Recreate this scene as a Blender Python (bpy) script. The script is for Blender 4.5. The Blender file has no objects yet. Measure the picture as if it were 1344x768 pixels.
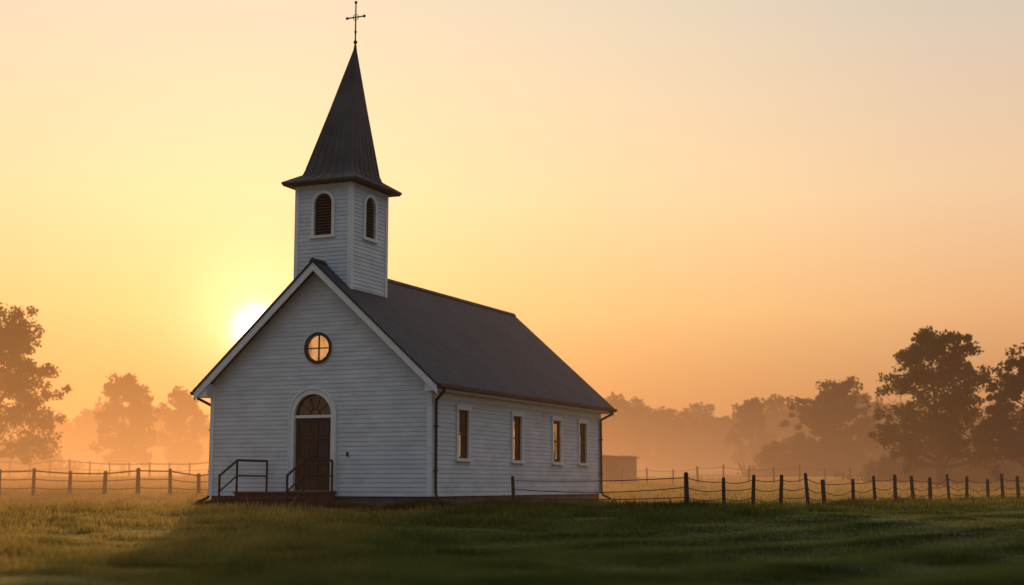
import bpy, math, random
import numpy as np
from mathutils import Vector, Matrix, noise as mnoise
scene = bpy.context.scene
rnd = random.Random(7)
H = 0.85
# ------------------------------------------------------------------ helpers
def link(o, parent=None):
    scene.collection.objects.link(o)
    if parent: o.parent = parent
    return o
def empty(name, loc=(0,0,0), rotz=0):
    e = bpy.data.objects.new(name, None); e.location = loc; e.rotation_euler = (0,0,rotz)
    e.empty_display_size = .5
    return link(e)
class MB:
    def __init__(s): s.v=[]; s.f=[]; s.m=[]
    def add(s, vs, fs, m=0):
        b=len(s.v); s.v += [tuple(p) for p in vs]
        for f in fs: s.f.append([b+i for i in f]); s.m.append(m)
    def quad(s,a,b,c,d,m=0): s.add([a,b,c,d],[(0,1,2,3)],m)
    def poly(s,pts,m=0): s.add(pts,[tuple(range(len(pts)))],m)
    def box(s,x0,x1,y0,y1,z0,z1,m=0):
        vs=[(x0,y0,z0),(x1,y0,z0),(x1,y1,z0),(x0,y1,z0),(x0,y0,z1),(x1,y0,z1),(x1,y1,z1),(x0,y1,z1)]
        s.add(vs,[(0,3,2,1),(4,5,6,7),(0,1,5,4),(1,2,6,5),(2,3,7,6),(3,0,4,7)],m)
    def prism(s, ring0, ring1, m=0):
        n=len(ring0); s.add(list(ring0)+list(ring1),
          [(i,(i+1)%n,n+(i+1)%n,n+i) for i in range(n)]+[tuple(range(n))[::-1],tuple(range(n,2*n))],m)
    def tube(s,p,q,r0,r1=None,n=8,m=0,cap=True):
        if r1 is None: r1=r0
        p=Vector(p);q=Vector(q);d=(q-p)
        if d.length<1e-6: return
        d.normalize(); a=d.orthogonal().normalized(); b=d.cross(a)
        r=[p+(a*math.cos(t)+b*math.sin(t))*r0 for t in [2*math.pi*i/n for i in range(n)]]
        t_=[q+(a*math.cos(t)+b*math.sin(t))*r1 for t in [2*math.pi*i/n for i in range(n)]]
        if cap: s.prism(r,t_,m)
        else: s.add(r+t_,[(i,(i+1)%n,n+(i+1)%n,n+i) for i in range(n)],m)
    def path(s,pts,r,n=8,m=0):
        for a,b in zip(pts[:-1],pts[1:]): s.tube(a,b,r,r,n,m)
    def obj(s,name,mats,parent=None,smooth=False):
        me=bpy.data.meshes.new(name); me.from_pydata(s.v,[],s.f)
        for mt in mats: me.materials.append(mt)
        me.polygons.foreach_set('material_index',s.m)
        if smooth: me.polygons.foreach_set('use_smooth',[True]*len(s.f))
        me.update()
        return link(bpy.data.objects.new(name,me),parent)
def mesh_np(name, V, n_per, mats, parent=None, mi=None):
    F=V.shape[0]; me=bpy.data.meshes.new(name)
    me.vertices.add(F*n_per); me.vertices.foreach_set('co',V.reshape(-1).astype(np.float32))
    me.loops.add(F*n_per); me.loops.foreach_set('vertex_index',np.arange(F*n_per,dtype=np.int32))
    me.polygons.add(F); me.polygons.foreach_set('loop_start',(np.arange(F)*n_per).astype(np.int32))
    me.polygons.foreach_set('loop_total',np.full(F,n_per,dtype=np.int32))
    for mt in mats: me.materials.append(mt)
    if mi is not None: me.polygons.foreach_set('material_index',mi.astype(np.int32))
    me.update(calc_edges=True); me.validate()
    return link(bpy.data.objects.new(name,me),parent)
# ------------------------------------------------------------------ materials
def newmat(name):
    m=bpy.data.materials.new(name); m.use_nodes=True; nt=m.node_tree; nt.nodes.clear()
    out=nt.nodes.new('ShaderNodeOutputMaterial'); return m,nt,out
def ramp(nt,stops,interp='LINEAR'):
    r=nt.nodes.new('ShaderNodeValToRGB'); cr=r.color_ramp; cr.interpolation=interp
    while len(cr.elements)<len(stops): cr.elements.new(0.5)
    for e,(p,c) in zip(cr.elements,stops): e.position=p; e.color=(*c,1)
    return r
def nmath(nt,op,a=None,b=None,c=None):
    n_=nt.nodes.new('ShaderNodeMath'); n_.operation=op
    for i,v in enumerate((a,b,c)):
        if v is None: continue
        if isinstance(v,(int,float)): n_.inputs[i].default_value=v
        else: nt.links.new(v,n_.inputs[i])
    return n_.outputs[0]
def nrange(nt,v,a,b,c,d_,it='SMOOTHSTEP'):
    n_=nt.nodes.new('ShaderNodeMapRange'); n_.interpolation_type=it; nt.links.new(v,n_.inputs[0])
    for i,q in enumerate((a,b,c,d_)): n_.inputs[1+i].default_value=q
    return n_.outputs[0]
def nmix(nt,f_,a,b_):
    n_=nt.nodes.new('ShaderNodeMix'); n_.data_type='RGBA'; nt.links.new(f_,n_.inputs[0])
    for i,q in ((6,a),(7,b_)):
        if isinstance(q,tuple): n_.inputs[i].default_value=(*q,1)
        else: nt.links.new(q,n_.inputs[i])
    return n_.outputs[2]
def mat_noise(name,c0,c1,scale=4,rough=.7,bump=0,bscale=None,stretch=(1,1,1),spec=.3,metal=0,detail=6):
    m,nt,out=newmat(name); L=nt.links.new
    tc=nt.nodes.new('ShaderNodeTexCoord'); mp=nt.nodes.new('ShaderNodeMapping'); mp.inputs['Scale'].default_value=stretch
    L(tc.outputs['Object'],mp.inputs[0])
    n=nt.nodes.new('ShaderNodeTexNoise'); n.inputs['Scale'].default_value=scale; n.inputs['Detail'].default_value=detail
    L(mp.outputs[0],n.inputs['Vector'])
    r=ramp(nt,[(.3,c0),(.7,c1)]); L(n.outputs['Fac'],r.inputs[0])
    b=nt.nodes.new('ShaderNodeBsdfPrincipled'); b.inputs['Roughness'].default_value=rough
    b.inputs['Specular IOR Level'].default_value=spec; b.inputs['Metallic'].default_value=metal
    L(r.outputs[0],b.inputs['Base Color']); L(b.outputs[0],out.inputs[0])
    if bump:
        n2=nt.nodes.new('ShaderNodeTexNoise'); n2.inputs['Scale'].default_value=bscale or scale*4; L(mp.outputs[0],n2.inputs['Vector'])
        bp=nt.nodes.new('ShaderNodeBump'); bp.inputs['Strength'].default_value=bump; bp.inputs['Distance'].default_value=.02
        L(n2.outputs['Fac'],bp.inputs['Height']); L(bp.outputs[0],b.inputs['Normal'])
    return m
M_siding=mat_noise('white_clapboard_paint',(.50,.53,.55),(.67,.70,.715),1.3,.6,.12,40,(1,1,2.5))
M_trim=mat_noise('white_trim_paint',(.68,.68,.66),(.78,.78,.76),5,.5)
M_found=mat_noise('foundation_stone',(.07,.06,.05),(.14,.12,.10),3,.9,.5)
M_door=mat_noise('dark_stained_door',(.028,.018,.014),(.060,.038,.028),6,.45,.2,30,(4,4,.6))
M_louver=mat_noise('brown_louver_wood',(.07,.036,.022),(.12,.065,.038),6,.6)
M_iron=mat_noise('black_iron',(.016,.013,.011),(.035,.03,.025),10,.45)
M_gutter=mat_noise('dark_gutter_metal',(.03,.025,.022),(.05,.042,.036),5,.4,metal=.3)
M_step=mat_noise('weathered_red_brown_step',(.07,.03,.02),(.14,.065,.045),5,.85,.4)
M_bark=mat_noise('bark',(.03,.02,.014),(.07,.05,.035),3,.95,.5,20,(4,4,.7))
M_post=mat_noise('weathered_post_wood',(.04,.03,.022),(.09,.068,.05),6,.9,.5,30,(5,5,.8))
M_wire=mat_noise('rusty_wire',(.04,.03,.022),(.08,.06,.045),12,.6)
M_shed=mat_noise('shed_boards',(.08,.07,.065),(.15,.13,.12),3,.9,.3,20,(5,5,.5))
def mat_roof(name,c0,c1,course=True):
    m,nt,out=newmat(name); L=nt.links.new
    tc=nt.nodes.new('ShaderNodeTexCoord')
    n=nt.nodes.new('ShaderNodeTexNoise'); n.inputs['Scale'].default_value=1.3; n.inputs['Detail'].default_value=8; L(tc.outputs['Object'],n.inputs['Vector'])
    r=ramp(nt,[(.3,c0),(.7,c1)]); L(n.outputs['Fac'],r.inputs[0])
    b=nt.nodes.new('ShaderNodeBsdfPrincipled'); b.inputs['Roughness'].default_value=.75; b.inputs['Specular IOR Level'].default_value=.2
    L(b.outputs[0],out.inputs[0])
    if course:
        sx=nt.nodes.new('ShaderNodeSeparateXYZ'); L(tc.outputs['Object'],sx.inputs[0])
        cb=nt.nodes.new('ShaderNodeCombineXYZ'); L(sx.outputs['Y'],cb.inputs['X'])
        mu=nt.nodes.new('ShaderNodeMath'); mu.operation='MULTIPLY'; mu.inputs[1].default_value=1.48; L(sx.outputs['Z'],mu.inputs[0]); L(mu.outputs[0],cb.inputs['Y'])
        bt=nt.nodes.new('ShaderNodeTexBrick'); bt.inputs['Scale'].default_value=1; bt.inputs['Brick Width'].default_value=.32; bt.inputs['Row Height'].default_value=.16
        bt.inputs['Mortar Size'].default_value=.012; bt.inputs['Color1'].default_value=(.8,.8,.8,1); bt.inputs['Color2'].default_value=(1.1,1.1,1.1,1); bt.inputs['Mortar'].default_value=(.6,.6,.6,1)
        L(cb.outputs[0],bt.inputs['Vector'])
        mx=nt.nodes.new('ShaderNodeMix'); mx.data_type='RGBA'; mx.blend_type='MULTIPLY'; mx.inputs['Factor'].default_value=1
        L(r.outputs[0],mx.inputs[6]); L(bt.outputs['Color'],mx.inputs[7]); L(mx.outputs[2],b.inputs['Base Color'])
        bp=nt.nodes.new('ShaderNodeBump'); bp.inputs['Strength'].default_value=.4; bp.inputs['Distance'].default_value=.01; bp.invert=True
        L(bt.outputs['Fac'],bp.inputs['Height']); L(bp.outputs[0],b.inputs['Normal'])
    else: L(r.outputs[0],b.inputs['Base Color'])
    return m
M_roof=mat_roof('grey_asphalt_shingle',(.034,.035,.043),(.052,.053,.061))
M_spire=mat_roof('spire_seam_metal',(.060,.051,.049),(.096,.084,.080),False)
def mat_glass(name,amber,strength,scale=3,lo=.45,hi=.65):  # noise-patterned amber glow put into the pane emission, no lamp behind
    m,nt,out=newmat(name); L=nt.links.new
    tc=nt.nodes.new('ShaderNodeTexCoord'); mp=nt.nodes.new('ShaderNodeMapping'); mp.inputs['Scale'].default_value=(1.6,1.6,.6)
    L(tc.outputs['Object'],mp.inputs[0])
    n=nt.nodes.new('ShaderNodeTexNoise'); n.inputs['Scale'].default_value=scale; n.inputs['Detail'].default_value=3; L(mp.outputs[0],n.inputs['Vector'])
    r=ramp(nt,[(lo,(.03,.012,.005)),(hi,amber)]); L(n.outputs['Fac'],r.inputs[0])
    b=nt.nodes.new('ShaderNodeBsdfPrincipled'); b.inputs['Base Color'].default_value=(.02,.015,.012,1); b.inputs['Roughness'].default_value=.12
    L(r.outputs[0],b.inputs['Emission Color']); b.inputs['Emission Strength'].default_value=strength
    L(b.outputs[0],out.inputs[0]); return m
M_gl_round=mat_glass('glowing_amber_glass',(.95,.42,.13),.75,2,.2,.5)
M_gl_warm=mat_glass('glowing_window_glass',(.95,.42,.13),.75,3.5,.30,.55)
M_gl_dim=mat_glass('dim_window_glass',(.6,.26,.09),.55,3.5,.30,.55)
M_gl_dark=mat_glass('dark_window_glass',(.06,.03,.015),.5,2,.4,.7)
def mat_leaf(name,c0,c1,scale=.6,tr=.4,c2=None):
    m,nt,out=newmat(name); L=nt.links.new
    tc=nt.nodes.new('ShaderNodeTexCoord'); n=nt.nodes.new('ShaderNodeTexNoise'); n.inputs['Scale'].default_value=scale; n.inputs['Detail'].default_value=5
    L(tc.outputs['Object'],n.inputs['Vector'])
    st=[(.3,c0),(.65,c1)]
    if c2: st.append((.8,c2))
    r=ramp(nt,st); L(n.outputs['Fac'],r.inputs[0])
    d=nt.nodes.new('ShaderNodeBsdfDiffuse'); t=nt.nodes.new('ShaderNodeBsdfTranslucent'); mx=nt.nodes.new('ShaderNodeMixShader'); mx.inputs[0].default_value=tr
    L(r.outputs[0],d.inputs[0]); L(r.outputs[0],t.inputs[0]); L(d.outputs[0],mx.inputs[1]); L(t.outputs[0],mx.inputs[2]); L(mx.outputs[0],out.inputs[0])
    return m
M_leaf=mat_leaf('tree_foliage',(.035,.045,.015),(.08,.08,.028),.5,.35)
M_leaf2=mat_leaf('far_foliage',(.035,.04,.015),(.075,.07,.03),.15,.3)
M_tall=mat_leaf('tall_grass_blades',(.040,.052,.014),(.085,.09,.026),.6,.4)
FD=(.634,.773)   # fence / mowing direction
PER=2.3
def grass_color(nt,coord):
    """faint mown bands + patchy green / straw colour + painted sunlit gold at left and far, in world metres"""
    L=nt.links.new
    n=nt.nodes.new('ShaderNodeTexNoise'); n.inputs['Scale'].default_value=.55; n.inputs['Detail'].default_value=8; n.inputs['Roughness'].default_value=.72
    L(coord,n.inputs['Vector'])
    r=ramp(nt,[(.32,(.048,.058,.014)),(.47,(.095,.108,.025)),(.60,(.16,.155,.042)),(.72,(.28,.22,.075))]); L(n.outputs['Fac'],r.inputs[0])
    s=nt.nodes.new('ShaderNodeSeparateXYZ'); L(coord,s.inputs[0])
    base=nmix(nt,nmath(nt,'MULTIPLY',nrange(nt,s.outputs['X'],-1,-6.5,0,.95),nrange(nt,n.outputs['Fac'],.36,.56,.30,1)),r.outputs[0],(.54,.35,.09))  # left side turned gold: low sunlight put into the grass colour
    w=nmath(nt,'SUBTRACT',nmath(nt,'MULTIPLY',s.outputs['X'],FD[1]),nmath(nt,'MULTIPLY',s.outputs['Y'],FD[0]))
    n3=nt.nodes.new('ShaderNodeTexNoise'); n3.inputs['Scale'].default_value=.16; n3.inputs['Detail'].default_value=4; L(coord,n3.inputs['Vector'])
    w2=nmath(nt,'ADD',w,nmath(nt,'MULTIPLY',n3.outputs['Fac'],2.2))
    band=nmath(nt,'SINE',nmath(nt,'MULTIPLY',w2,2*math.pi/PER))
    gate=nmath(nt,'MULTIPLY',nmath(nt,'MULTIPLY',nrange(nt,w,-16,-12,0,1),nrange(nt,s.outputs['X'],-3,3,0,1)),nrange(nt,n.outputs['Fac'],.35,.6,1,.45))
    c=nmix(nt,nmath(nt,'MULTIPLY',nrange(nt,band,-.3,.9,0,.55),gate),base,(.20,.20,.055))
    c=nmix(nt,nmath(nt,'MULTIPLY',nrange(nt,band,0,-.9,0,.7),gate),c,(.034,.042,.012))
    dry_sunlit=nmath(nt,'MULTIPLY',nrange(nt,s.outputs['Y'],38,60,0,.9),nrange(nt,n.outputs['Fac'],.2,.5,.55,1))  # dry straw field, with the gold of low sun painted in
    return nmix(nt,dry_sunlit,c,(.50,.33,.10))
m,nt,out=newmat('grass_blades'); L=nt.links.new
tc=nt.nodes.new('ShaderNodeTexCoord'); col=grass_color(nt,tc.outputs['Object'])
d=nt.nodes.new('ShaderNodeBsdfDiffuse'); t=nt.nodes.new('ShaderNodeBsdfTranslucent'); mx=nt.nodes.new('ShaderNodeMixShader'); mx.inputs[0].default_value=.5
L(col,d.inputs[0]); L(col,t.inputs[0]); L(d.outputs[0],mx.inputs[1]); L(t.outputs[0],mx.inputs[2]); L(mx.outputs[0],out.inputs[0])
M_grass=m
# ------------------------------------------------------------------ terrain
def sstep(a,b,x):
    t=np.clip((x-a)/(b-a),0,1); return t*t*(3-2*t)
_rs=np.random.RandomState(3)
_waves=[(_rs.uniform(-1,1)*k,_rs.uniform(-1,1)*k,_rs.uniform(0,6.28),1/k) for k in (.12,.2,.35,.5,.8,1.2,1.9,2.6) for _ in range(3)]
def gz(x,y):
    x=np.asarray(x,float); y=np.asarray(y,float)
    z=.17*sstep(14,34,y)+.28*sstep(44,72,y)+ .9*sstep(72,110,y)*1.0+2.0*sstep(105,230,y)
    w=x*FD[1]-y*FD[0]
    for a,b,p,am in _waves: z=z+.007*am*np.sin(a*x+b*y+p)
    tr=.014*np.sin((w+.25)*2*math.pi/PER)*sstep(-16.0,-13,w)*sstep(12,4,w)*sstep(-3,3,x)
    return z+tr
def g(x,y): return float(gz(x,y))
ys=np.concatenate([np.arange(-30,8,2.0),np.arange(8,60,.3),np.arange(60,140,2.),np.arange(140,300,8.),np.linspace(300,1500,20)])
xs=np.concatenate([-np.linspace(1200,80,16),np.arange(-70,-26,2.5),np.arange(-26,28,.35),np.arange(28,72,2.5),np.linspace(80,1200,16)])
X,Y=np.meshgrid(xs,ys); Z=gz(X,Y)
nx=len(xs); ny=len(ys)
idx=np.arange(nx*ny).reshape(ny,nx)
faces=np.stack([idx[:-1,:-1],idx[:-1,1:],idx[1:,1:],idx[1:,:-1]],-1).reshape(-1,4)
me=bpy.data.meshes.new('ground'); me.from_pydata(np.stack([X,Y,Z],-1).reshape(-1,3).tolist(),[],faces.tolist())
me.polygons.foreach_set('use_smooth',[True]*len(faces))
m,nt,out=newmat('meadow_soil_and_turf'); L=nt.links.new
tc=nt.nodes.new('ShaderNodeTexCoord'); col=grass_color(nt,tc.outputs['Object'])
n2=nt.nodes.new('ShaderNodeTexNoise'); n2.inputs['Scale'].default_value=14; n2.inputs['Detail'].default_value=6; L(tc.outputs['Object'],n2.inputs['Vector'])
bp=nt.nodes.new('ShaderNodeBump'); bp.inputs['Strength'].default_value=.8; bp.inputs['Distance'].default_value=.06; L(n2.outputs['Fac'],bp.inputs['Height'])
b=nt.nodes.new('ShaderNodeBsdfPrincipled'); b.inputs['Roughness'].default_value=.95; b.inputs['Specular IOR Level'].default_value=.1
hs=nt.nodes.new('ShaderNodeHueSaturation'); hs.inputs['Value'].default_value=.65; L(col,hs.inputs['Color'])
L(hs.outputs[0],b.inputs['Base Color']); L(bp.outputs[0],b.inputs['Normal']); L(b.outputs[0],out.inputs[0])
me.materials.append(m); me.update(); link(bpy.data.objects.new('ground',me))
# ------------------------------------------------------------------ church
CX,CY=-5.452,39.426; ANG=-math.radians(23.58)
ux=np.array([math.cos(ANG),math.sin(ANG)]); uy=np.array([-math.sin(ANG),math.cos(ANG)])
church=empty('wooden_church',(CX,CY,0),ANG)
def to_local(x,y):
    dx=x-CX; dy=y-CY
    return dx*ux[0]+dy*ux[1], dx*uy[0]+dy*uy[1]
HW=3.565; LEN=13.3; SB=.53; RZ=7.14; EX=3.93; K=(RZ-3.57)/EX
def clap(mb,P,z0,z1,step,lim,ops=(),m=0,lip=.014):
    z=z0
    while z<z1-1e-6:
        a=z; bb=min(z+step,z1); cuts={a,bb}
        for o in ops:
            if o['z1']>a and o['z0']<bb:
                for c in (o['z0'],o['z1'],o.get('spring',o['z0'])):
                    if a<c<bb: cuts.add(c)
                if o.get('curved') and bb>o.get('spring',o['z0']):
                    k=5
                    for i in range(1,k): cuts.add(a+(bb-a)*i/k)
        cuts=sorted(cuts); off=lambda zz:lip*(1-(zz-a)/step)
        for c0,c1 in zip(cuts[:-1],cuts[1:]):
            mid=(c0+c1)/2; l0=lim(c0); l1=lim(c1)
            hol=[]
            for o in ops:
                if o['z0']<mid<o['z1']:
                    h=o['hw'](mid)
                    if h>0: hol.append((o['u']-h,o['u']+h))
            hol.sort(); segs=[]; cur=(l0[0],l1[0])
            for h in hol: segs.append((cur,(h[0],h[0]))); cur=(h[1],h[1])
            segs.append((cur,(l0[1],l1[1])))
            for s0,s1 in segs:
                if s1[0]<=s0[0]: continue
                mb.quad(P(s0[0],c0,off(c0)),P(s1[0],c0,off(c0)),P(s1[1],c1,off(c1)),P(s0[1],c1,off(c1)),m)
                if c0==a: mb.quad(P(s0[0],c0,0),P(s1[0],c0,0),P(s1[0],c0,off(c0)),P(s0[0],c0,off(c0)),m)
        z+=step
def rect_op(u,z0,z1,hw): return dict(u=u,z0=z0,z1=z1,hw=lambda z,h=hw:h)
def arch_op(u,z0,sp,r): return dict(u=u,z0=z0,z1=sp+r,spring=sp,curved=True,hw=lambda z:(r if z<sp else math.sqrt(max(0,r*r-(z-sp)**2))))
def circ_op(u,zc,r): return dict(u=u,z0=zc-r,z1=zc+r,spring=zc-r,curved=True,hw=lambda z:math.sqrt(max(0,r*r-(z-zc)**2)))
def arch_path(u,z0,sp,r,n=20):
    return [(u-r,z0)]+[(u-r*math.cos(math.pi*i/n),sp+r*math.sin(math.pi*i/n)) for i in range(n+1)]+[(u+r,z0)]
def circ_path(u,z,r,n=36): return [(u+r*math.cos(2*math.pi*i/n),z+r*math.sin(2*math.pi*i/n)) for i in range(n+1)]
def band(mb,P,inn,outp,o0,o1,m=0):
    for i in range(len(inn)-1):
        a,b=inn[i],inn[i+1]; c,d=outp[i],outp[i+1]
        mb.quad(P(*a,o1),P(*b,o1),P(*d,o1),P(*c,o1),m)
        mb.quad(P(*a,o0),P(*b,o0),P(*b,o1),P(*a,o1),m)
        mb.quad(P(*c,o0),P(*d,o0),P(*d,o1),P(*c,o1),m)
def pbox(mb,P,u0,u1,z0,z1,o0,o1,m=0):
    r0=[P(u0,z0,o0),P(u1,z0,o0),P(u1,z1,o0),P(u0,z1,o0)]; r1=[P(u0,z0,o1),P(u1,z0,o1),P(u1,z1,o1),P(u0,z1,o1)]
    mb.prism(r0,r1,m)
PF=lambda u,z,o:(u,-o,z)
PR=lambda u,z,o:(HW+o,u,z)
PL=lambda u,z,o:(-HW-o,u,z)
PB=lambda u,z,o:(u,LEN+o,z)
DX=-.13
win_t=[1.97,5.81,9.1,11.5]; WZ0,WZ1,WH=1.58,2.93,.34
ops_side=[rect_op(t,WZ0,WZ1,WH) for t in win_t]
gab=lambda z:(-min(HW,max(.0,(7.0-z)/K)),min(HW,max(.0,(7.0-z)/K)))
w=MB()
clap(w,PF,SB,6.99,.125,gab,[arch_op(DX,.68,2.77,.62),circ_op(0,4.66,.40)])
clap(w,PB,SB,6.99,.125,gab,[])
sl=lambda z:(0,LEN)
clap(w,PR,SB,3.76,.125,sl,ops_side); clap(w,PL,SB,3.76,.125,sl,ops_side)
w.obj('clapboard_walls',[M_siding],church)
f=MB(); f.box(-HW+.04,HW-.04,.04,LEN-.04,-.3,SB+.01); f.obj('foundation',[M_found],church)
t=MB()
cb=.11
for sx in (-1,1):
    x0,x1=(HW-cb,HW+.030) if sx>0 else (-HW-.030,-HW+cb)
    t.box(x0,x1,-.030,.0,SB,3.70 ); t.box(x0,x1,LEN,LEN+.030,SB,3.70)
    xa,xb=(HW+.0,HW+.029) if sx>0 else (-HW-.029,-HW)
    t.box(xa,xb,.001,cb,SB,3.55); t.box(xa,xb,LEN-cb,LEN-.001,SB,3.55)
for sx in (-1,1):
    X0,X1=HW+.036,EX-.03
    a,b_=(X0,X1) if sx>0 else (-X1,-X0)
    t.box(a,b_,-.33,LEN+.40,3.36,3.40)
    a,b_=(X1+.002,X1+.03) if sx>0 else (-X1-.03,-X1-.002)
    t.box(a,b_,-.33,LEN+.40,3.37,3.53)
    for (ya,yb) in ((-.40,-.345),(LEN+.405,LEN+.45)):
        zt=lambda x:7.06-K*abs(x); zb=lambda x:6.83-K*abs(x)
        xo=sx*EX
        r0=[(0,ya,zb(0)),(xo,ya,zb(xo)),(xo,ya,zt(xo)),(0,ya,zt(0))]
        r1=[(p[0],yb,p[2]) for p in r0]; t.prism(r0,r1)
    xi=sx*(HW-.02); xo=sx*(EX-.002)
    for ya,yb in ((-.344,.0),(LEN,LEN+.40)):
        r0=[(xi,ya,3.345),(xo,ya,3.345),(xo,ya,3.44),(xi,ya,6.96-K*abs(xi))]; r1=[(p[0],yb,p[2]) for p in r0]; t.prism(r0,r1)
for P in (PR,PL): pbox(t,P,cb+.01,LEN-cb-.01,3.20,3.357,0,.028)
t.obj('white_trim_boards',[M_trim],church)
r=MB()
for sx in (-1,1):
    xo=sx*(EX+.03); y0,y1=-.43,LEN+.48
    zt=lambda x:RZ-K*abs(x)
    r0=[(0,y0,RZ-.075),(xo,y0,zt(xo)-.075),(xo,y0,zt(xo)),(0,y0,RZ)]
    r1=[(p[0],y1,p[2]) for p in r0]; r.prism(r0,r1)
rr=[(-.12,-.435,RZ-.07),(.12,-.435,RZ-.07),(.03,-.435,RZ+.035),(-.03,-.435,RZ+.035)]
r.prism(rr,[(p[0],LEN+.485,p[2]) for p in rr])
r.obj('shingle_roof',[M_roof],church)
gt=MB()
for sx in (-1,1):
    xg=sx*(EX+.075)
    prof=[(-.055,.05),(-.05,-.03),(0,-.06),(.05,-.03),(.06,.05)]
    rA=[(xg+a,-.40,3.47+b_) for a,b_ in prof]; rB=[(xg+a,LEN+.45,3.47+b_) for a,b_ in prof]; gt.prism(rA,rB)
    for yy,d in ((.14,1),(LEN-.14,-1)):
        xw=sx*(HW+.085)
        gt.path([(xg,yy-.25*d,3.44),(xg,yy-.25*d,3.34),(xw,yy,3.12),(xw,yy,.62),(xw+sx*.06,yy,.48),(xw+sx*.35,yy-.05,.36)],.042,8)
        for zz in (1.2,2.4): gt.box(xw-.06,xw+.06,yy-.055,yy+.055,zz,zz+.04)
gt.obj('gutters_and_downspouts',[M_gutter],church)
wn=MB()
for P,rev in ((PR,0),(PL,1)):
    for i,u in enumerate(win_t):
        T=.105
        pbox(wn,P,u-WH-T,u-WH,WZ0-.02,WZ1+.0,-.09,.05,0); pbox(wn,P,u+WH,u+WH+T,WZ0-.02,WZ1+.0,-.09,.05,0)
        pbox(wn,P,u-WH-T-.03,u+WH+T+.03,WZ1+.001,WZ1+.14,-.09,.065,0)
        pbox(wn,P,u-WH-T-.04,u+WH+T+.04,WZ0-.09,WZ0-.021,-.09,.10,0)
        s=.045
        for a,b_ in ((u-WH,u-WH+s),(u+WH-s,u+WH)): pbox(wn,P,a,b_,WZ0-.02,WZ1,-.07,-.02,1)
        for a,b_ in ((WZ0-.02,WZ0+.04),((WZ0+WZ1)/2-.025,(WZ0+WZ1)/2+.025),(WZ1-.045,WZ1)): pbox(wn,P,u-WH+s+.001,u+WH-s-.001,a,b_,-.068,-.022,1)
        pbox(wn,P,u-.011,u+.011,WZ0+.041,(WZ0+WZ1)/2-.026,-.06,-.03,1); pbox(wn,P,u-.011,u+.011,(WZ0+WZ1)/2+.026,WZ1-.046,-.06,-.03,1)
        q=[(u-WH,WZ0-.02),(u+WH,WZ0-.02),(u+WH,WZ1),(u-WH,WZ1)]
        wn.quad(*[P(a,b_,-.10) for a,b_ in q],2)
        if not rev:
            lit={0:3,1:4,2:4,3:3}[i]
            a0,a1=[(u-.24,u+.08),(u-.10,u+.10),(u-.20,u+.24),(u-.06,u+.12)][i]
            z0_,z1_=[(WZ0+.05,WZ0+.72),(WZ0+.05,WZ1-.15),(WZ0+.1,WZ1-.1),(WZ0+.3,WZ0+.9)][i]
            wn.quad(P(a0,z0_,-.095),P(a1,z0_,-.095),P(a1,z1_,-.095),P(a0,z1_,-.095),lit)  # emissive strip painting warm light into the pane
wn.obj('side_windows',[M_trim,M_door,M_gl_dark,M_gl_dim,M_gl_warm],church)
rw=MB()
band(rw,PF,circ_path(0,4.66,.36),circ_path(0,4.66,.45),-.08,.055,0)
band(rw,PF,circ_path(0,4.66,.451),circ_path(0,4.66,.47),.0,.035,1)
rw.poly([PF(a,b_,-.05) for a,b_ in circ_path(0,4.66,.365)[:-1]],2)
pbox(rw,PF,-.016,.016,4.30,5.02,-.045,.0,0); pbox(rw,PF,-.36,-.017,4.644,4.676,-.045,.0,0); pbox(rw,PF,.017,.36,4.644,4.676,-.045,.0,0)
rw.obj('round_gable_window',[M_door,M_trim,M_gl_round],church)
d=MB()
band(d,PF,arch_path(DX,.66,2.77,.60),arch_path(DX,.66,2.77,.735),-.14,.06,0)
band(d,PF,arch_path(DX,.66,2.77,.736),arch_path(DX,.66,2.77,.775),0,.085,0)
d.box(DX-.80,DX+.80,-.12,.0,.60,.675,3)
d.poly([PF(a,b_,-.10) for a,b_ in arch_path(DX,2.72,2.77,.61)],2)
for k in (36,72,108,144):
    a=math.radians(k); c,s_=math.cos(a),math.sin(a); px,pz=-s_*.010,c*.010
    q=[(DX+.16*c-px,2.79+.16*s_-pz),(DX+.58*c-px,2.79+.58*s_-pz),(DX+.58*c+px,2.79+.58*s_+pz),(DX+.16*c+px,2.79+.16*s_+pz)]
    d.prism([PF(*p,-.095) for p in q],[PF(*p,-.07) for p in q],1)
band(d,PF,arch_path(DX,2.79,2.80,.14,12),arch_path(DX,2.79,2.80,.175,12),-.098,-.065,1)
band(d,PF,arch_path(DX,2.78,2.79,.545,24),arch_path(DX,2.78,2.79,.598,24),-.098,-.04,1)
pbox(d,PF,DX-.60,DX+.60,2.70,2.78,-.12,.01,0)
for sx in (-1,1):
    a,b_=(DX-.598,DX-.006) if sx<0 else (DX+.006,DX+.598)
    pbox(d,PF,a,b_,.68,2.699,-.13,-.09,1)
    for z0_,z1_ in ((.68,.90),(1.42,1.54),(2.10,2.18),(2.62,2.699)): pbox(d,PF,a+.101,b_-.101,z0_,z1_,-.0899,-.06,1)
    pbox(d,PF,a,a+.10,.68,2.699,-.0899,-.06,1); pbox(d,PF,b_-.10,b_,.68,2.699,-.0899,-.06,1)
    for z0_,z1_ in ((.94,1.38),(1.58,2.06),(2.21,2.59)): pbox(d,PF,a+.135,b_-.135,z0_,z1_,-.0899,-.072,1)
    kx=DX+sx*.06; d.tube((kx,.05,1.62),(kx,-.03,1.62),.018,.03,8,4)
d.obj('double_door',[M_trim,M_door,M_gl_dark,M_step,M_iron],church)
p=MB(); XA,XB=-1.58,.66; LZ=.655
p.box(XA,XB,-1.62,-.10,.05,LZ-.05); p.box(XA-.03,XB+.03,-1.66,-.11,LZ-.049,LZ)
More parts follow.
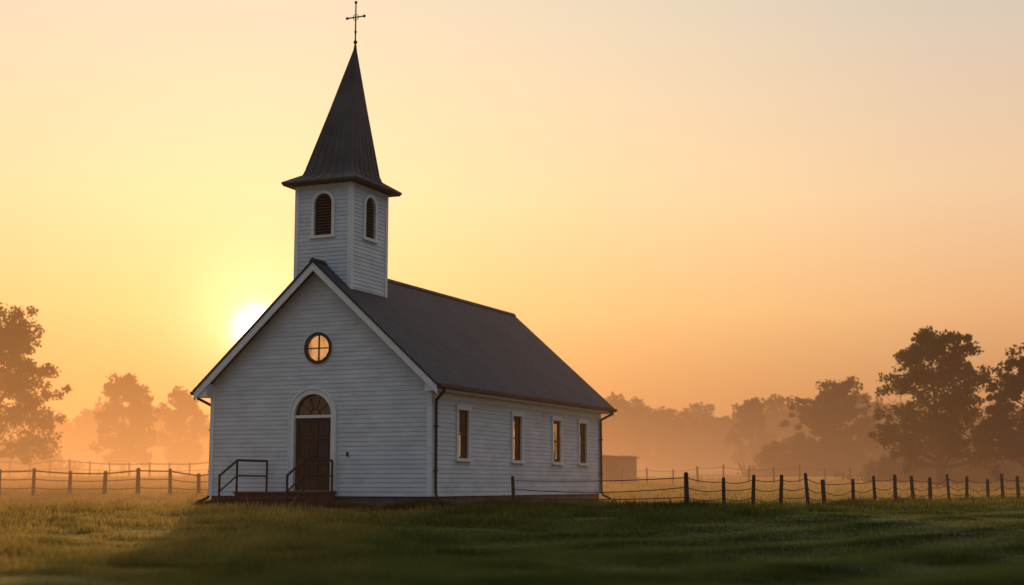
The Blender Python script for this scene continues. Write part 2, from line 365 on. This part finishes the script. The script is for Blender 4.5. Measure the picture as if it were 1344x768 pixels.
for i in range(3):
    zt_=LZ-.16*(i+1); y1=-1.62-.30*i
    p.box(XA+.05,XB-.05,y1-.30,y1-.001 if i else y1-.041,-.1,zt_-.04); p.box(XA+.02,XB-.02,y1-.33,y1-.042,zt_-.039,zt_)
p.obj('entry_steps',[M_step],church)
rl=MB()
for x in (-1.52,.60):
    hb=LZ+.85
    top=[(x,-.16,hb),(x,-1.62,hb),(x,-2.42,hb-.42)]
    rl.path(top,.034); rl.path([(a,b_,c-.42) for a,b_,c in top],.024)
    rl.tube((x,-.16,LZ),(x,-.16,hb+.02),.032); rl.tube((x,-1.62,LZ),(x,-1.62,hb+.02),.032); rl.tube((x,-2.42,.1),(x,-2.42,hb-.40),.032)
rl.obj('step_handrails',[M_iron],church)
# bell tower
TX=-.055; TW=.92; TY0=.22; TD=2.1; TZ0=5.6; TZ1=9.52
TF=lambda u,z,o:(TX+u,TY0-o,z); TB=lambda u,z,o:(TX+u,TY0+TD+o,z)
TR=lambda u,z,o:(TX+TW+o,TY0+u,z); TL=lambda u,z,o:(TX-TW-o,TY0+u,z)
tw=MB(); lf=lambda z:(-TW,TW); ls=lambda z:(0,TD)
LR=.30; LZ0=7.93; LSP=8.86
clap(tw,TF,TZ0,TZ1,.115,lf,[arch_op(0,LZ0,LSP,LR)]); clap(tw,TB,TZ0,TZ1,.115,lf,[arch_op(0,LZ0,LSP,LR)])
clap(tw,TR,TZ0,TZ1,.115,ls,[arch_op(TD/2,LZ0,LSP,LR)]); clap(tw,TL,TZ0,TZ1,.115,ls,[arch_op(TD/2,LZ0,LSP,LR)])
tw.obj('bell_tower_walls',[M_siding],church)
tt=MB()
for P,c,W in ((TF,0,(-TW,TW)),(TB,0,(-TW,TW)),(TR,TD/2,(0,TD)),(TL,TD/2,(0,TD))):
    band(tt,P,arch_path(c,LZ0,LSP,LR-.01),arch_path(c,LZ0,LSP,LR+.08),-.08,.05,0)
    pbox(tt,P,c-LR-.13,c+LR+.13,LZ0-.08,LZ0,-.06,.08,0)
    side = P in (TR,TL)
    e=.0 if side else .030
    pbox(tt,P,W[0]-e,W[0]+.10,TZ0,TZ1-.03,0,.030 if not side else .028,0); pbox(tt,P,W[1]-.10,W[1]+e,TZ0,TZ1-.03,0,.030 if not side else .028,0)
    pbox(tt,P,W[0]+.101,W[1]-.101,TZ1-.16,TZ1-.03,0,.026,0)
    tt.poly([P(a,b_,-.07) for a,b_ in arch_path(c,LZ0,LSP,LR)],2)
    z=LZ0+.03
    while z<LSP+LR-.05:
        h=LR if z+.04<LSP else math.sqrt(max(0,LR**2-(z+.04-LSP)**2))
        if h>.05:
            h-=.008
            r0=[P(c-h,z,-.002),P(c+h,z,-.002),P(c+h,z+.012,-.002),P(c-h,z+.012,-.002)]
            r1=[P(c-h,z+.055,-.065),P(c+h,z+.055,-.065),P(c+h,z+.067,-.065),P(c-h,z+.067,-.065)]
            tt.prism(r0,r1,1)
        z+=.085
tt.obj('tower_louvers_and_trim',[M_trim,M_louver,M_iron],church)
sp=MB(); cx,cy=TX,TY0+TD/2
def ring(hx,hy,z,ox=0,oy=0): return [(cx-hx+ox,cy-hy+oy,z),(cx+hx+ox,cy-hy+oy,z),(cx+hx+ox,cy+hy+oy,z),(cx-hx+ox,cy+hy+oy,z)]
A0=ring(TW+.32,TD/2+.32,9.46); A1=ring(TW+.32,TD/2+.32,9.51); A2=ring(TW*.88,TD/2*.86,9.78); A3=ring(TW*.81,TD/2*.79,9.98)
sp.prism(A0,A1); sp.add(A1+A2,[(i,(i+1)%4,4+(i+1)%4,4+i) for i in range(4)]); sp.add(A2+A3,[(i,(i+1)%4,4+(i+1)%4,4+i) for i in range(4)])
AP=Vector((cx+.24,cy+.19,13.79))
A4=[tuple(AP+Vector(q)) for q in ((-.03,-.03,0),(.03,-.03,0),(.03,.03,0),(-.03,.03,0))]
sp.prism(A3,A4)
for i in range(4):
    a,b_=Vector(A3[i]),Vector(A3[(i+1)%4]); a2,b2=Vector(A2[i]),Vector(A2[(i+1)%4]); a1,b1=Vector(A1[i]),Vector(A1[(i+1)%4])
    for k in range(0,6):
        q=a.lerp(b_,k/6); top=q.lerp(AP,1.0 if k==0 else min(1,.97-.12*(k%2)))
        sp.tube(q,top,.026 if k else .028,.014,5); sp.tube(a2.lerp(b2,k/6),q,.02,.02,5); sp.tube(a1.lerp(b1,k/6),a2.lerp(b2,k/6),.018,.018,5)
sp.obj('spire',[M_spire],church)
so=MB(); so.box(cx-TW-.29,cx+TW+.29,cy-TD/2-.29,cy+TD/2+.29,9.42,9.458); so.obj('tower_cornice',[M_spire],church)
cr=MB(); a=AP
cr.tube(a-Vector((0,0,.1)),a+Vector((0,0,.12)),.06,.035,10)
for dz,rr_ in ((.14,.03),(.17,.055),(.20,.065),(.23,.055)): cr.tube(a+Vector((0,0,dz)),a+Vector((0,0,dz+.03)),rr_,rr_*.95 if dz<.2 else .03,10)
cr.tube(a+Vector((0,0,.2)),a+Vector((0,0,1.42)),.024,.02,8)
c=a+Vector((0,0,.98))
cr.tube(c-Vector((.27,0,0)),c+Vector((.27,0,0)),.022,.022,8)
for q in ((-.27,0),(.27,0),(0,.44)):
    pc=c+Vector((q[0],0,q[1])); dv=Vector((q[0],0,q[1])).normalized()
    cr.tube(pc-dv*.02,pc+dv*.035,.028,.05,8); cr.tube(pc+dv*.035,pc+dv*.075,.05,.008,8)
for i in range(16):
    t0,t1=2*math.pi*i/16,2*math.pi*(i+1)/16
    cr.tube(c+Vector((math.cos(t0)*.09,0,math.sin(t0)*.09)),c+Vector((math.cos(t1)*.09,0,math.sin(t1)*.09)),.011,n=5)
cr.tube(a+Vector((0,0,.50)),a+Vector((0,0,.54)),.04,.04,8)
cr.obj('steeple_cross',[M_iron],church)
ld=MB(); ld.box(.98,1.03,-.07,-.02,1.62,1.74,0); ld.obj('wall_box',[M_iron],church)
# ------------------------------------------------------------------ shed
def ipx(px,D): return (px-672)/1842*D
shed=empty('farm_shed',(ipx(808,92),92,g(ipx(808,92),92)),-.35)
s=MB(); s.box(-1.1,1.1,-1,1,-.2,1.75); s.obj('shed_walls',[M_shed],shed)
s=MB(); r0=[(-1.25,-1.2,1.76),(1.25,-1.2,1.62),(1.25,-1.2,1.68),(-1.25,-1.2,1.86)]; s.prism(r0,[(q[0],1.2,q[2]) for q in r0]); s.obj('shed_roof',[M_spire],shed)
s=MB(); s.box(-.4,.4,-1.04,-1.003,-.1,1.5); s.obj('shed_door',[M_door],shed)
# ------------------------------------------------------------------ fences
def fence(name,pts,ph,pr,wires,sag=.06,jit=.06,wr=.008,toprail=0):
    e=empty(name,(pts[0][0],pts[0][1],0)); o=Vector((pts[0][0],pts[0][1],0))
    P_=MB(); W_=MB(); tops=[]
    for (x,y) in pts:
        z=g(x,y); h=ph*rnd.uniform(.86,1.12); lx,ly=rnd.uniform(-jit,jit),rnd.uniform(-jit,jit)
        b0=Vector((x,y,z-.2))-o; t0=Vector((x+lx,y+ly,z+h))-o; r_=pr*rnd.uniform(.8,1.25)
        P_.tube(b0,t0,r_*1.08,r_*.9,7); P_.tube(t0,t0+Vector((lx*.1,ly*.1,.025)),r_*.9,r_*.5,7)
        tops.append((b0+Vector((0,0,.2)),t0))
    for fr in wires:
        for (b0,t0),(b1,t1) in zip(tops[:-1],tops[1:]):
            p0=b0.lerp(t0,fr); p1=b1.lerp(t1,fr); sg=sag*rnd.uniform(.4,1.6); pv=p0
            rr_=toprail if (toprail and fr==wires[-1]) else wr
            for i in range(1,7):
                u=i/6; q=p0.lerp(p1,u)-Vector((0,0,(sg if rr_==wr else .01)*4*u*(1-u))); W_.tube(pv,q,rr_,rr_,5,cap=False); pv=q
    P_.obj('posts',[M_post],e); W_.obj('wires',[M_wire],e)
px_r=[899,947,984,1020,1057,1078,1115,1144,1170,1193,1215,1240,1262,1290,1310,1330,1352,1375,1400,1420]
pr_=[]
for i,pxx in enumerate(px_r):
    D=35.5+ (pxx-899)/445*18; pr_.append((ipx(pxx,D),D))
fence('wire_fence',[(ipx(675,39.0),39.0)]+pr_,.92,.062,(.35,.62,.88),.10,.07,.012)
fence('wire_fence',[(ipx(x,86+.02*(x-800)),86+.02*(x-800)) for x in range(815,1460,33)],1.15,.06,(.5,.9),.05,.05,.014)
fence('rail_fence',[(ipx(x,66),66+.0*x) for x in (-90,-42,5,50,97,142,186,228,265,300)],1.15,.085,(.3,.62,.92),.03,.04,.022,.035)
fence('rail_fence',[(ipx(x,104),104) for x in range(-60,420,26)],1.15,.075,(.45,.9),.03,.04,.028,.045)
# ------------------------------------------------------------------ grass
rs=np.random.RandomState(11)
def blades(name,x,y,h,wd,mat,lean=.5,extra=0):
    n=len(x); z=gz(x,y)-.01; a=rs.uniform(0,2*math.pi,n); dx=np.cos(a)*wd/2; dy=np.sin(a)*wd/2
    la=rs.uniform(0,2*math.pi,n); ll=h*lean*rs.uniform(0,1,n)
    V=np.zeros((n,3,3)); V[:,0]=np.stack([x-dx,y-dy,z],-1); V[:,1]=np.stack([x+dx,y+dy,z],-1)
    V[:,2]=np.stack([x+np.cos(la)*ll,y+np.sin(la)*ll,z+h],-1)
    return mesh_np(name,V,3,[mat])
def outside(x,y,mg=.0):
    lx,ly=to_local(x,y)
    inn=(np.abs(lx)<HW-mg)&(ly>mg)&(ly<LEN-mg); por=(lx>XA)&(lx<XB)&(ly<0.1)&(ly>-2.5)
    return ~(inn|por)
def vn(x,y,k,seed):
    r_=np.random.RandomState(seed); s_=0
    for i in range(10):
        th=r_.uniform(0,6.28); f_=k*r_.uniform(.6,1.7); s_=s_+np.sin(f_*(np.cos(th)*x+np.sin(th)*y)+r_.uniform(0,6.28))
    return s_/3.2
N=450000
iy=rs.uniform(1/100.,1/9.5,N); y=1/iy; y=np.where(rs.rand(N)<.30,rs.uniform(10,100,N),y)
x=rs.uniform(-1,1,N)*(.43*y+2.5)
k=outside(x,y); x,y=x[k],y[k]
w_=x*FD[1]-y*FD[0]
hh=(.045+.05*rs.rand(len(x)))*(y/12)**.35*(1+.70*np.clip(vn(x,y,1.3,1),-1,1.6)+.55*np.clip(vn(x,y,4.2,2),-1,1.6))
gt_=sstep(-16,-13,w_)*sstep(-3,3,x)
track=np.sin((w_+.25)*2*math.pi/PER)
mown=(.030+.030*rs.rand(len(x)))*(1+.25*track+.45*np.clip(vn(x,y,2.6,8),-1,1.5))
hh=hh*(1-gt_)+mown*gt_
stray=rs.rand(len(x))<.03
hh=np.where(stray,hh*rs.uniform(1.4,2.3,len(x)),hh)
hh=np.maximum(hh,.018)
wdt=.0015*y*rs.uniform(.5,1.3,len(x))*(1-.25*gt_)
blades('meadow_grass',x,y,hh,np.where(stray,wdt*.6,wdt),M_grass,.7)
xs_,ys_,hs_=[],[],[]
pl=[(ipx(600,37.2),37.2),(ipx(675,38.6),38.6),(ipx(790,37.3),37.3)]+pr_
for (x0,y0),(x1,y1) in zip(pl[:-1],pl[1:]):
    ln=math.hypot(x1-x0,y1-y0); n=int(ln*900); u=rs.rand(n); ox=rs.randn(n)*.28; oy=rs.randn(n)*.9-.5
    xs_.append(x0+(x1-x0)*u+ox); ys_.append(y0+(y1-y0)*u+oy); hs_.append(rs.uniform(.10,.28,n)*np.exp(-(oy+.5)**2/1.9))
n=26000
side=rs.rand(n); lx=np.where(side<.5,rs.uniform(-HW-.3,HW+.3,n),HW+np.abs(rs.randn(n))*.25); ly=np.where(side<.5,-np.abs(rs.randn(n))*.22,rs.uniform(0,LEN,n))
q=side>.85; lx=np.where(q,-HW-np.abs(rs.randn(n))*.25,lx)
xs_.append(CX+lx*ux[0]+ly*uy[0]); ys_.append(CY+lx*ux[1]+ly*uy[1]); hs_.append(rs.uniform(.1,.34,n))
x=np.concatenate(xs_); y=np.concatenate(ys_); h=np.concatenate(hs_); k=outside(x,y); x,y,h=x[k],y[k],h[k]
h=h*(.75+.35*np.clip(vn(x,y,2.0,5),-1,1.5))
blades('tall_grass',x,y,np.maximum(h,.04),rs.uniform(.02,.045,len(x)),M_tall,.6)
# ------------------------------------------------------------------ trees
def leaves_at(cent,rad,n,size,r_,flat=.62):
    C=len(cent); c=np.repeat(cent,n,0); r0=np.repeat(rad,n)
    dv=r_.randn(C*n,3); dv/=np.linalg.norm(dv,axis=1,keepdims=True); rr_=r_.rand(C*n)**.55
    p_=c+dv*(r0*rr_)[:,None]*np.array([1,1,flat])
    a=r_.randn(C*n,3); a/=np.linalg.norm(a,axis=1,keepdims=True); b_=np.cross(a,r_.randn(C*n,3)); b_/=np.linalg.norm(b_,axis=1,keepdims=True)
    s_=size*r_.uniform(.5,1.3,C*n)[:,None]
    return np.stack([p_-a*s_*.5,p_+b_*s_*.32,p_+a*s_*.5,p_-b_*s_*.32],1)
def make_tree(name,x,y,h,wid,seed,leaf=.28,npc=60,nl=16,low=.2,cr_=.055,mb_=M_leaf):
    r_=random.Random(seed); nr=np.random.RandomState(seed)
    e=empty(name,(x,y,g(x,y)-.1)); mb=MB(); tips=[]; rads=[]
    tr=h*.028; top=Vector((r_.uniform(-.03,.03)*h,0,h*.82)); nseg=8; spine=[Vector((0,0,0))]
    for i in range(1,nseg+1):
        f_=i/nseg; spine.append(Vector((top.x*f_+r_.uniform(-.012,.012)*h,r_.uniform(-.012,.012)*h,h*.82*f_)))
    rad=lambda f_:tr*(1-f_)**.8*1.0+.02
    for i in range(nseg): mb.tube(spine[i],spine[i+1],rad(i/nseg)*(1.35 if i==0 else 1),rad((i+1)/nseg),8,cap=False)
    def at(f_):
        q=f_*nseg; i=min(nseg-1,int(q)); return spine[i].lerp(spine[i+1],q-i)
    for j in range(nl):
        fh=low+.12+(1-low-.14)*(j/(nl-1))
        prof=math.sin(math.pi*min(1,max(0,(fh-low+.10)/(1.13-low))))**.6
        az=j*2.4+r_.uniform(-.5,.5); R_=wid*.5*prof*r_.uniform(.5,.86)
        if j>=nl-2: R_*=.4
        tip=Vector((math.cos(az)*R_,math.sin(az)*R_,h*(fh*.93)+r_.uniform(-.03,.03)*h))
        f0=max(.16,min(.97,(fh-.22)/.82)); p0=at(f0); mid=p0.lerp(tip,.5)+Vector((r_.uniform(-.03,.03)*h,r_.uniform(-.03,.03)*h,-.02*h))
        r0=rad(f0)*.55
        mb.tube(p0,mid,r0,r0*.7,6,cap=False); mb.tube(mid,tip,r0*.7,r0*.3,6,cap=False)
        lobe=wid*r_.uniform(.13,.23)
        for k_ in range(13):
            dv=Vector((r_.gauss(0,1),r_.gauss(0,1),r_.gauss(0,.75))).normalized()*lobe*r_.uniform(.35,1.15)
            q=tip+dv
            if q.z<h*low*.7: q.z=h*low*.7+r_.random()*.05*h
            mb.tube(mid.lerp(tip,r_.uniform(.4,1)),q,r0*.25,.012,4,cap=False)
            tips.append(tuple(q)); rads.append(h*cr_*r_.uniform(.5,1.35))
        for k_ in range(4):
            tips.append(tuple(mid.lerp(tip,r_.random())+Vector((r_.gauss(0,1),r_.gauss(0,1),r_.gauss(0,1)))*.02*h)); rads.append(h*cr_*r_.uniform(.8,1.3))
    mb.obj('trunk_and_limbs',[M_bark],e,True)
    mesh_np('foliage_crown',leaves_at(np.array(tips),np.array(rads),npc,leaf,nr,.75),4,[mb_],e)
def px_tree(px,D,toppy,wpx,seed,**kw):
    x=ipx(px,D); z0=g(x,D); h=H+(636-toppy)/1842*D-z0; make_tree('oak_tree' ,x,D,h,wpx/1842*D,seed,**kw)
px_tree(1230,84,430,172,21,npc=66,leaf=.24,nl=21,low=.12)
px_tree(1352,80,455,120,33,npc=66,leaf=.24,nl=17,low=.10)
px_tree(1095,122,500,118,45,npc=52,leaf=.34,nl=17,low=.10,cr_=.065)
px_tree(-4,100,396,175,55,npc=62,leaf=.28,nl=21,low=.12)
px_tree(166,150,493,92,66,npc=44,leaf=.42,nl=15,low=.08,cr_=.065)
px_tree(238,165,512,70,77,npc=36,leaf=.45,nl=13,low=.08,cr_=.065)
px_tree(985,170,522,60,88,npc=32,leaf=.48,nl=12,low=.08,cr_=.065)
def treeline(name,xa,xb,D0,D1,top_fn,step,seed,wf=(.28,.42)):
    r_=np.random.RandomState(seed); VV=[]; tb=MB()
    x=xa
    while x<xb:
        for row in range(2):
            D=r_.uniform(D0,D1); px=x+r_.uniform(-step,step)*.5; X_=ipx(px,D); z0=g(X_,D)
            h=max(1.5,H+(636-(top_fn(px)+r_.uniform(-9,14)+row*6))/1842*D-z0); wv=h*r_.uniform(*wf)
            nc=26; c=r_.randn(nc,3); c/=np.linalg.norm(c,axis=1,keepdims=True); c*=(r_.rand(nc,1)**.4)
            c=c*np.array([wv,wv,h*.42])+np.array([X_,D,z0+h*.52])
            VV.append(leaves_at(c,h*.12*r_.uniform(.6,1.3,nc),34,D*.0038,r_,.8))
            c=np.stack([X_+r_.uniform(-.02,.02,8)*D,D+r_.uniform(-4,4,8),z0+r_.uniform(0,.28,8)*h],-1); VV.append(leaves_at(c,np.full(8,D*.009),34,D*.0038,r_))
            tb.tube((X_,D,z0-.3),(X_+r_.uniform(-.5,.5),D,z0+h*.6),h*.02,h*.01,5,cap=False)
        x+=step
    V=np.concatenate(VV); e=empty(name,(0,0,0))
    mesh_np('foliage_mass',V,4,[M_leaf2],e); tb.obj('trunks',[M_bark],e)
treeline('distant_treeline',-260,330,200,240,lambda p:532+6*math.sin(p*.03),15,5)
treeline('distant_treeline',700,1700,200,245,lambda p:528+7*math.sin(p*.021)+6*math.sin(p*.06)-(6 if p>1000 else 0),15,6)
treeline('distant_treeline',-700,2100,300,380,lambda p:560+5*math.sin(p*.02),26,9)
treeline('hedgerow',1010,1600,118,138,lambda p:572+8*math.sin(p*.045),17,12,(.5,.8))
treeline('hedgerow',1160,1600,90,104,lambda p:588+9*math.sin(p*.06+1),20,13,(.5,.9))
treeline('hedgerow',-200,62,118,140,lambda p:572+7*math.sin(p*.06),20,14,(.5,.8))
# ------------------------------------------------------------------ morning fog (volume; scattered sunlight put into its emission)
fb=MB(); fb.box(-330,330,20,520,-1,46)
m,nt,out=newmat('morning_fog_volume'); L=nt.links.new
ge=nt.nodes.new('ShaderNodeNewGeometry'); sx_=nt.nodes.new('ShaderNodeSeparateXYZ'); L(ge.outputs['Position'],sx_.inputs[0])
px_,py_,pz_=sx_.outputs
zf=nmath(nt,'POWER',2.71828,nmath(nt,'MULTIPLY',pz_,-1/9.5))
yf=nrange(nt,py_,22,90,.0,1.0)
xf=nrange(nt,px_,-40,45,2.8,1.3)
den=nmath(nt,'MULTIPLY',nmath(nt,'MULTIPLY',nmath(nt,'MULTIPLY',zf,yf),xf),.0050)
emi=nmath(nt,'MULTIPLY',den,1.95)
fc=nmix(nt,nrange(nt,px_,-30,35,0,1),(.74,.29,.085),(.36,.16,.07))  # bright orange on the sun side, duller away: sunlight painted into fog
ab=nt.nodes.new('ShaderNodeVolumeAbsorption'); ab.inputs[0].default_value=(0,0,0,1); L(den,ab.inputs[1])
em=nt.nodes.new('ShaderNodeEmission'); L(fc,em.inputs[0]); L(emi,em.inputs[1])
ad=nt.nodes.new('ShaderNodeAddShader'); L(ab.outputs[0],ad.inputs[0]); L(em.outputs[0],ad.inputs[1]); L(ad.outputs[0],out.inputs['Volume'])
fo=fb.obj('morning_fog',[m])
try: m.cycles.volume_step_rate=1.4
except Exception as ex: print('steprate',ex)
# ------------------------------------------------------------------ world
SAZ=math.radians(-10.35); SEL=math.radians(6.15)
S=Vector((math.sin(SAZ)*math.cos(SEL),math.cos(SAZ)*math.cos(SEL),math.sin(SEL)))
wd=bpy.data.worlds.new('World'); scene.world=wd; wd.use_nodes=True; nt=wd.node_tree; nt.nodes.clear(); L=nt.links.new
wo=nt.nodes.new('ShaderNodeOutputWorld')
tc=nt.nodes.new('ShaderNodeTexCoord'); nv=nt.nodes.new('ShaderNodeVectorMath'); nv.operation='NORMALIZE'; L(tc.outputs['Generated'],nv.inputs[0])
dt=nt.nodes.new('ShaderNodeVectorMath'); dt.operation='DOT_PRODUCT'; L(nv.outputs[0],dt.inputs[0]); dt.inputs[1].default_value=S
sz_=nt.nodes.new('ShaderNodeSeparateXYZ'); L(nv.outputs[0],sz_.inputs[0]); zz=sz_.outputs['Z']; dot=dt.outputs['Value']
rA=ramp(nt,[(0,(.36,.145,.05)),(.06,(.66,.30,.10)),(.12,(.95,.56,.22)),(.2,(.98,.70,.38)),(.335,(.84,.69,.50)),(.5,(.64,.62,.58)),(1,(.50,.53,.57))])
rB=ramp(nt,[(0,(.25,.105,.043)),(.06,(.49,.225,.09)),(.12,(.82,.43,.20)),(.2,(.87,.58,.35)),(.335,(.66,.57,.47)),(.5,(.56,.56,.55)),(1,(.48,.52,.57))])
rC=ramp(nt,[(0,(.095,.12,.15)),(.2,(.13,.175,.235)),(.5,(.21,.26,.33)),(1,(.44,.49,.55))])
for q in (rA,rB,rC): L(zz,q.inputs[0])
c1=nmix(nt,nrange(nt,dot,.995,.84,0,1),rA.outputs[0],rB.outputs[0]); c2=nmix(nt,nrange(nt,dot,.80,.1,0,1),c1,rC.outputs[0])
dp=nmath(nt,'MAXIMUM',dot,0.0)
def glow(k_,s_,col):
    v=nmath(nt,'MULTIPLY',nmath(nt,'POWER',dp,float(k_)),float(s_)); n_=nt.nodes.new('ShaderNodeVectorMath'); n_.operation='SCALE'; n_.inputs[0].default_value=col; L(v,n_.inputs['Scale']); return n_.outputs[0]
def vadd(a,b_):
    n_=nt.nodes.new('ShaderNodeVectorMath'); n_.operation='ADD'; L(a,n_.inputs[0]); L(b_,n_.inputs[1]); return n_.outputs[0]
tot=vadd(vadd(vadd(c2,glow(14000,8,(1,.88,.6))),glow(1100,.8,(1,.74,.42))),glow(90,.15,(1,.6,.25)))
bg=nt.nodes.new('ShaderNodeBackground'); L(tot,bg.inputs[0]); bg.inputs[1].default_value=1.0
sk=nt.nodes.new('ShaderNodeTexSky'); sk.sky_type='NISHITA'; sk.sun_disc=False; sk.sun_elevation=SEL; sk.sun_rotation=SAZ; sk.dust_density=3; sk.air_density=1.2
bg2=nt.nodes.new('ShaderNodeBackground'); L(sk.outputs[0],bg2.inputs[0]); bg2.inputs[1].default_value=.008
aw=nt.nodes.new('ShaderNodeAddShader'); L(bg.outputs[0],aw.inputs[0]); L(bg2.outputs[0],aw.inputs[1]); L(aw.outputs[0],wo.inputs[0])
sl_=bpy.data.lights.new('sun','SUN'); sl_.energy=5; sl_.color=(1,.64,.31); sl_.angle=math.radians(.6)
so_=bpy.data.objects.new('sun',sl_); so_.rotation_euler=S.to_track_quat('Z','Y').to_euler(); so_.location=(0,0,30); link(so_)
cam=bpy.data.cameras.new('camera'); cam.sensor_width=36; cam.lens=1842/1344*36; cam.clip_end=4000
co=bpy.data.objects.new('camera',cam); co.location=(0,0,H); co.rotation_euler=(math.radians(90+7.79),0,0); link(co); scene.camera=co
cam.dof.use_dof=True; cam.dof.focus_distance=34; cam.dof.aperture_fstop=.85
scene.view_settings.view_transform='Standard'; scene.view_settings.look='None'; scene.view_settings.exposure=0
